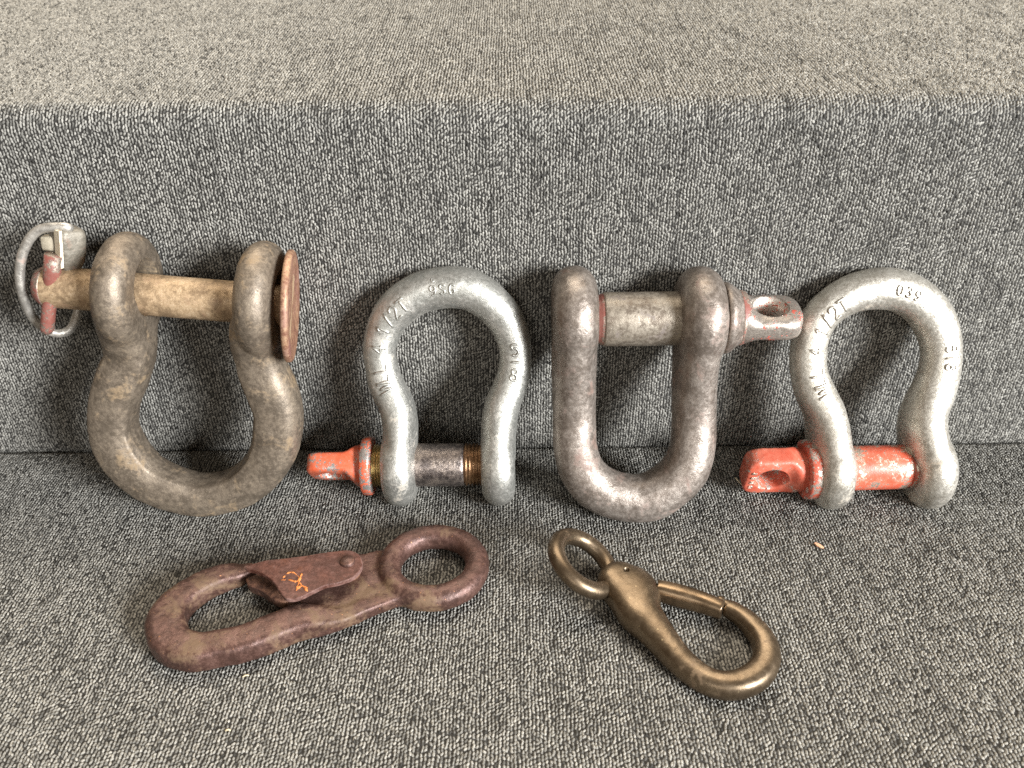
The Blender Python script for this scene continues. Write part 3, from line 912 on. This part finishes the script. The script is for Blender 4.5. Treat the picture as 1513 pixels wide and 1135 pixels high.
# pale shackle with the red pin
S = SHAPE['bow_white']
t4 = thing('shackle', 'pale galvanised bow shackle with chalky red pin and holed red head, rightmost', 'shackle', S['loc'], S['lean'], 'shackles leaning on the backrest')
x = S['ex']['pin']
ax = unit(x[1], x[5])
me, path = bow_mesh(S, 1.0, 2.1, 18.6, 7.6, ax, 0.75, 4.0, reach=42.0)
bow = new_obj('bow', me, M['pale_zinc'], t4)
stamp(bow, path, M['pale_zinc'], (-28.6, 72), 'WLL 4 1/2T', 5.6, advance=0.83, rad=0.50, across=-0.8)
stamp(bow, path, M['pale_zinc'], (6.0, 96), '039', 3.9, advance=1.0, rad=0.44, across=0.2)
stamp(bow, path, M['pale_zinc'], (25.4, 66.5), '5|8', 4.5, advance=0.85, rad=0.50, across=0.5)
base = Vector((x[1][0], 0, x[1][1]))
Lp = x[4][0] - x[1][0]
pin = screw_pin(S, base, ax, [
    ('pin', 'red_shaft', [(4, 0), (4, 9.6), (12, 9.75), (20, 9.8), (26, 9.8), (32, 9.8), (38, 9.8), (Lp - 1.4, 9.75), (Lp - 0.5, 9.4), (Lp - 0.3, 8.7), (Lp + 0.4, 8.7), (Lp + 0.6, 9.2), (Lp + 1.8, 9.4), (Lp + 2.2, 8.8), (Lp + 12, 8.8), (Lp + 12, 0)]),
    ('collar', 'red_paint', [(0, 0), (0, 10.8), (0.3, 12.4), (0.9, 13.2), (4.6, 13.3), (5.5, 13.0), (5.9, 12.0), (5.9, 0)])], t4)
head = screw_head('pin_head', base, -ax, dirn(-15 - S['lean']), 25.8, 11.4, 5.2, 14.6, 6.9, 9.4, M['red_paint'], pin, 4.0)
# stamped marks on the tab's face, round the hole
bm = bmesh.new()
e, n, q = frame(-ax, dirn(-15 - S['lean']))
for k, ch in enumerate('S6HU'.replace('6', '8')):
    for line in GLYPH[ch]:
        pts = []
        for gx, gy in dense(line):
            off = (k - 1.5) * 3.3 + (gx - .28) * 2.3
            out = (gy - .5) * 2.3
            pts.append(base + e * (22.9 + out * 0.7) - q * off + n * 5.2)
        sweep_tube(bm, pts, 0.30, 6)
from_bm('raised_lettering', bm, M['red_shaft'], head)

# ------------------------------------------------------------------ rusty snap hook
H = SHAPE['hook_rusty']
t5 = thing('snap_hook', 'purple brown rusty iron snap hook with riveted plate latch, lying on the seat', 'snap hook', H['loc'])
bm = bmesh.new()
path = [(p[0], p[1], p[2] - 1.6, p[3] * 0.95, min(5.3, max(p[3] * 0.85, 3.0))) for p in resample(H['path'], 1.2)]
sweep_flat(bm, path, emb_xy, 3.8, 40)
ex_, ey_, ez_, _ = H['eye'][0]
n = 64
sweep_flat(bm, [(ex_ + 17.6 * math.cos(2 * math.pi * i / n), ey_ + 16.8 * math.sin(2 * math.pi * i / n), 6.2, 4.8, 5.0) for i in range(n + 1)], emb_xy, 2.2)
plate(bm, [(q[0], q[1]) for q in resample(H['web'] + [H['web'][0]], 3)[:-1]], 2.6, 8.6, emb_xy, 0.04)
me = fuse(bm, 0.65, 6)
roughen(me, 0.22, 6, 6.0)
body = new_obj('hook_body', me, M['rusty'], t5)
bm = bmesh.new()
g = [(q[0], q[1]) for q in resample(H['gate'] + [H['gate'][0]], 1.2)[:-1]]
gz = lambda p, q, d: Vector((p, q, d + 1.1 * math.sin((p + 17) / 46 * math.pi) + 0.35 * noise.noise(Vector((p / 9, q / 9, 2))))) * MM
plate(bm, g, 12.4, 14.3, gz, 0.025)
latch = from_bm('latch_plate', bm, M['rusty_plate'], t5)
for p in latch.data.polygons:
    p.use_smooth = False
bm = bmesh.new()
plate(bm, [(q[0], q[1]) for q in resample(H['gate2'] + [H['gate2'][0]], 1.5)[:-1]], 5.2, 9.2, emb_xy, 0.05)
from_bm('latch_tongue', bm, M['rusty'], t5)
rx, ry, rz_, _ = H['rivet'][0]
bm = bmesh.new()
lathe(bm, (rx, ry, 0), (0, 0, 1), [(3.0, 0), (3.0, 4.6), (11.0, 4.6), (13.2, 4.2), (13.2, 3.0), (15.2, 3.0), (15.9, 2.6), (16.3, 1.8), (16.5, 0.8), (16.5, 0)], 32, (1, 0, 0))
from_bm('rivet', bm, M['rusty'], t5)
bm = bmesh.new()
for m in H['mark']:
    pts = [Vector((q[0], q[1], 0)) for q in resample([(a[0], a[1], 0, 0, 0) for a in m], 0.5)]
    sweep_tube(bm, [(p.x + 0.25 * noise.noise(p * 2), p.y + 0.25 * noise.noise(p * 2 + Vector((5, 0, 0))), 14.18 + 1.1 * math.sin((p.x + 17) / 46 * math.pi) + 0.35 * noise.noise(Vector((p.x / 9, p.y / 9, 2)))) for p in pts],
               [max(0.06, 0.34 + 0.42 * noise.noise(p * 0.9)) for p in pts], 6)
from_bm('scratched_rust_mark', bm, M['rust_mark'], latch)

# ------------------------------------------------------------------ brass snap hook
H = SHAPE['hook_brass']
t6 = thing('snap_hook', 'smooth brass snap hook with round swivel eye, lying on the seat', 'snap hook', H['loc'])
bm = bmesh.new()
P = H['path']
pts = []
for i, p in enumerate(P):
    b = 6.6 if i < 5 else (6.6 + (4.7 - 6.6) * min(1, (i - 4) / 4))
    if i > 15:
        b = p[3] * 1.02
    if i == 0:
        b = 5.4
    pts.append((p[0], p[1], p[2] - 0.2, p[3], b))
sweep_flat(bm, resample(pts, 1.0), emb_xy, 2.45, 32)
nx, ny, nz, nr = H['nub'][0]
lathe(bm, (nx, ny, nz - 1.5), (0, 0, 1), [(-2, 0), (-2, 1.6), (1.4, 1.9), (2.3, 1.3), (2.7, 0)], 20, (1, 0, 0))
dx_, dy_, dz_, dr = H['dimple'][0]
cb = bmesh.new()
lathe(cb, (dx_, dy_, 12.6), (0, 0, 1), [(0, 0.2), (0.8, 1.0), (3, 1.6), (12, 1.9)], 24, (1, 0, 0))
me = fuse(bm, 0.6, 8, (cb,))
roughen(me, 0.07, 6, 7.0)
body = new_obj('hook_body', me, M['brass'], t6)
bm = bmesh.new()
gp = [(p[0], p[1], p[2], p[3] * 1.5, p[3] * 1.7) for p in H['gate']]
sweep_flat(bm, resample(gp, 1.0), emb_xy, 2.6, 24)
me = fuse(bm, 0.35, 8)
new_obj('gate', me, M['brass_bright'], t6)
r = H['ring']
nv = Vector(r['n']).normalized()
c = Vector(r['c'])
u = nv.orthogonal().normalized()
v = nv.cross(u)
bm = bmesh.new()
sweep_tube(bm, [c + (u * math.cos(2 * math.pi * i / 72) + v * math.sin(2 * math.pi * i / 72)) * r['r'] for i in range(72)], 3.35, 24, True)
from_bm('swivel_eye', bm, M['brass'], t6)

# ------------------------------------------------------------------ crumbs and splinters on the seat
def bit(name, label, cat, pos, pts, r, mat):
    bm = bmesh.new()
    sweep_tube(bm, [q[:3] for q in resample([(*p, 0, 0) for p in pts], 0.6)], r, 7)
    o = from_bm(name, bm, M[mat])
    o.location = [q * MM for q in pos]
    o['label'], o['category'] = label, cat
    return o


Dd = SHAPE['debris']
bm = bmesh.new()
plate(bm, [(-2.0, 0.5), (-1.2, 1.0), (0.4, 0.6), (1.8, -0.3), (2.1, -0.9), (0.8, -1.0), (-1.0, -0.5)], 0.3, 0.9, emb_xy, 0.02)
o = from_bm('wood_flake', bm, M['wood_flake'], None, False)
o.location = [q * MM for q in Dd['flake']]
o.rotation_euler = (0.2, 0.15, -0.2)
o['label'], o['category'] = 'small orange brown wood flake on the seat in front of the rightmost shackle', 'wood flake'
bit('straw_splinter', 'thin pale splinter at the tip of the chalky red pin head', 'splinter', Dd['splinter'], [(-3.2, 0.5, 4.5), (-1.5, 0, 2.6), (0.4, -1.0, 0.9), (1.2, -1.6, 0.5)], 0.22, 'straw')
bit('crumb', 'tiny pale crumb on the seat near the bottom edge', 'crumb', Dd['crumb'], [(-0.9, 0, 0), (0, 0.3, 0.3), (0.8, 0.1, 0)], 0.28, 'straw')
bit('crumb', 'tiny pale crumb just below the rusty hook bend', 'crumb', Dd['crumb2'], [(-1.1, -0.2, 0), (0, 0.3, 0.4), (1.0, 0.5, 0)], 0.26, 'straw')

for t in (t1, t2, t3, t4, t5, t6):          # everything presses a little into the pile
    t.location.z -= 0.5 * MM
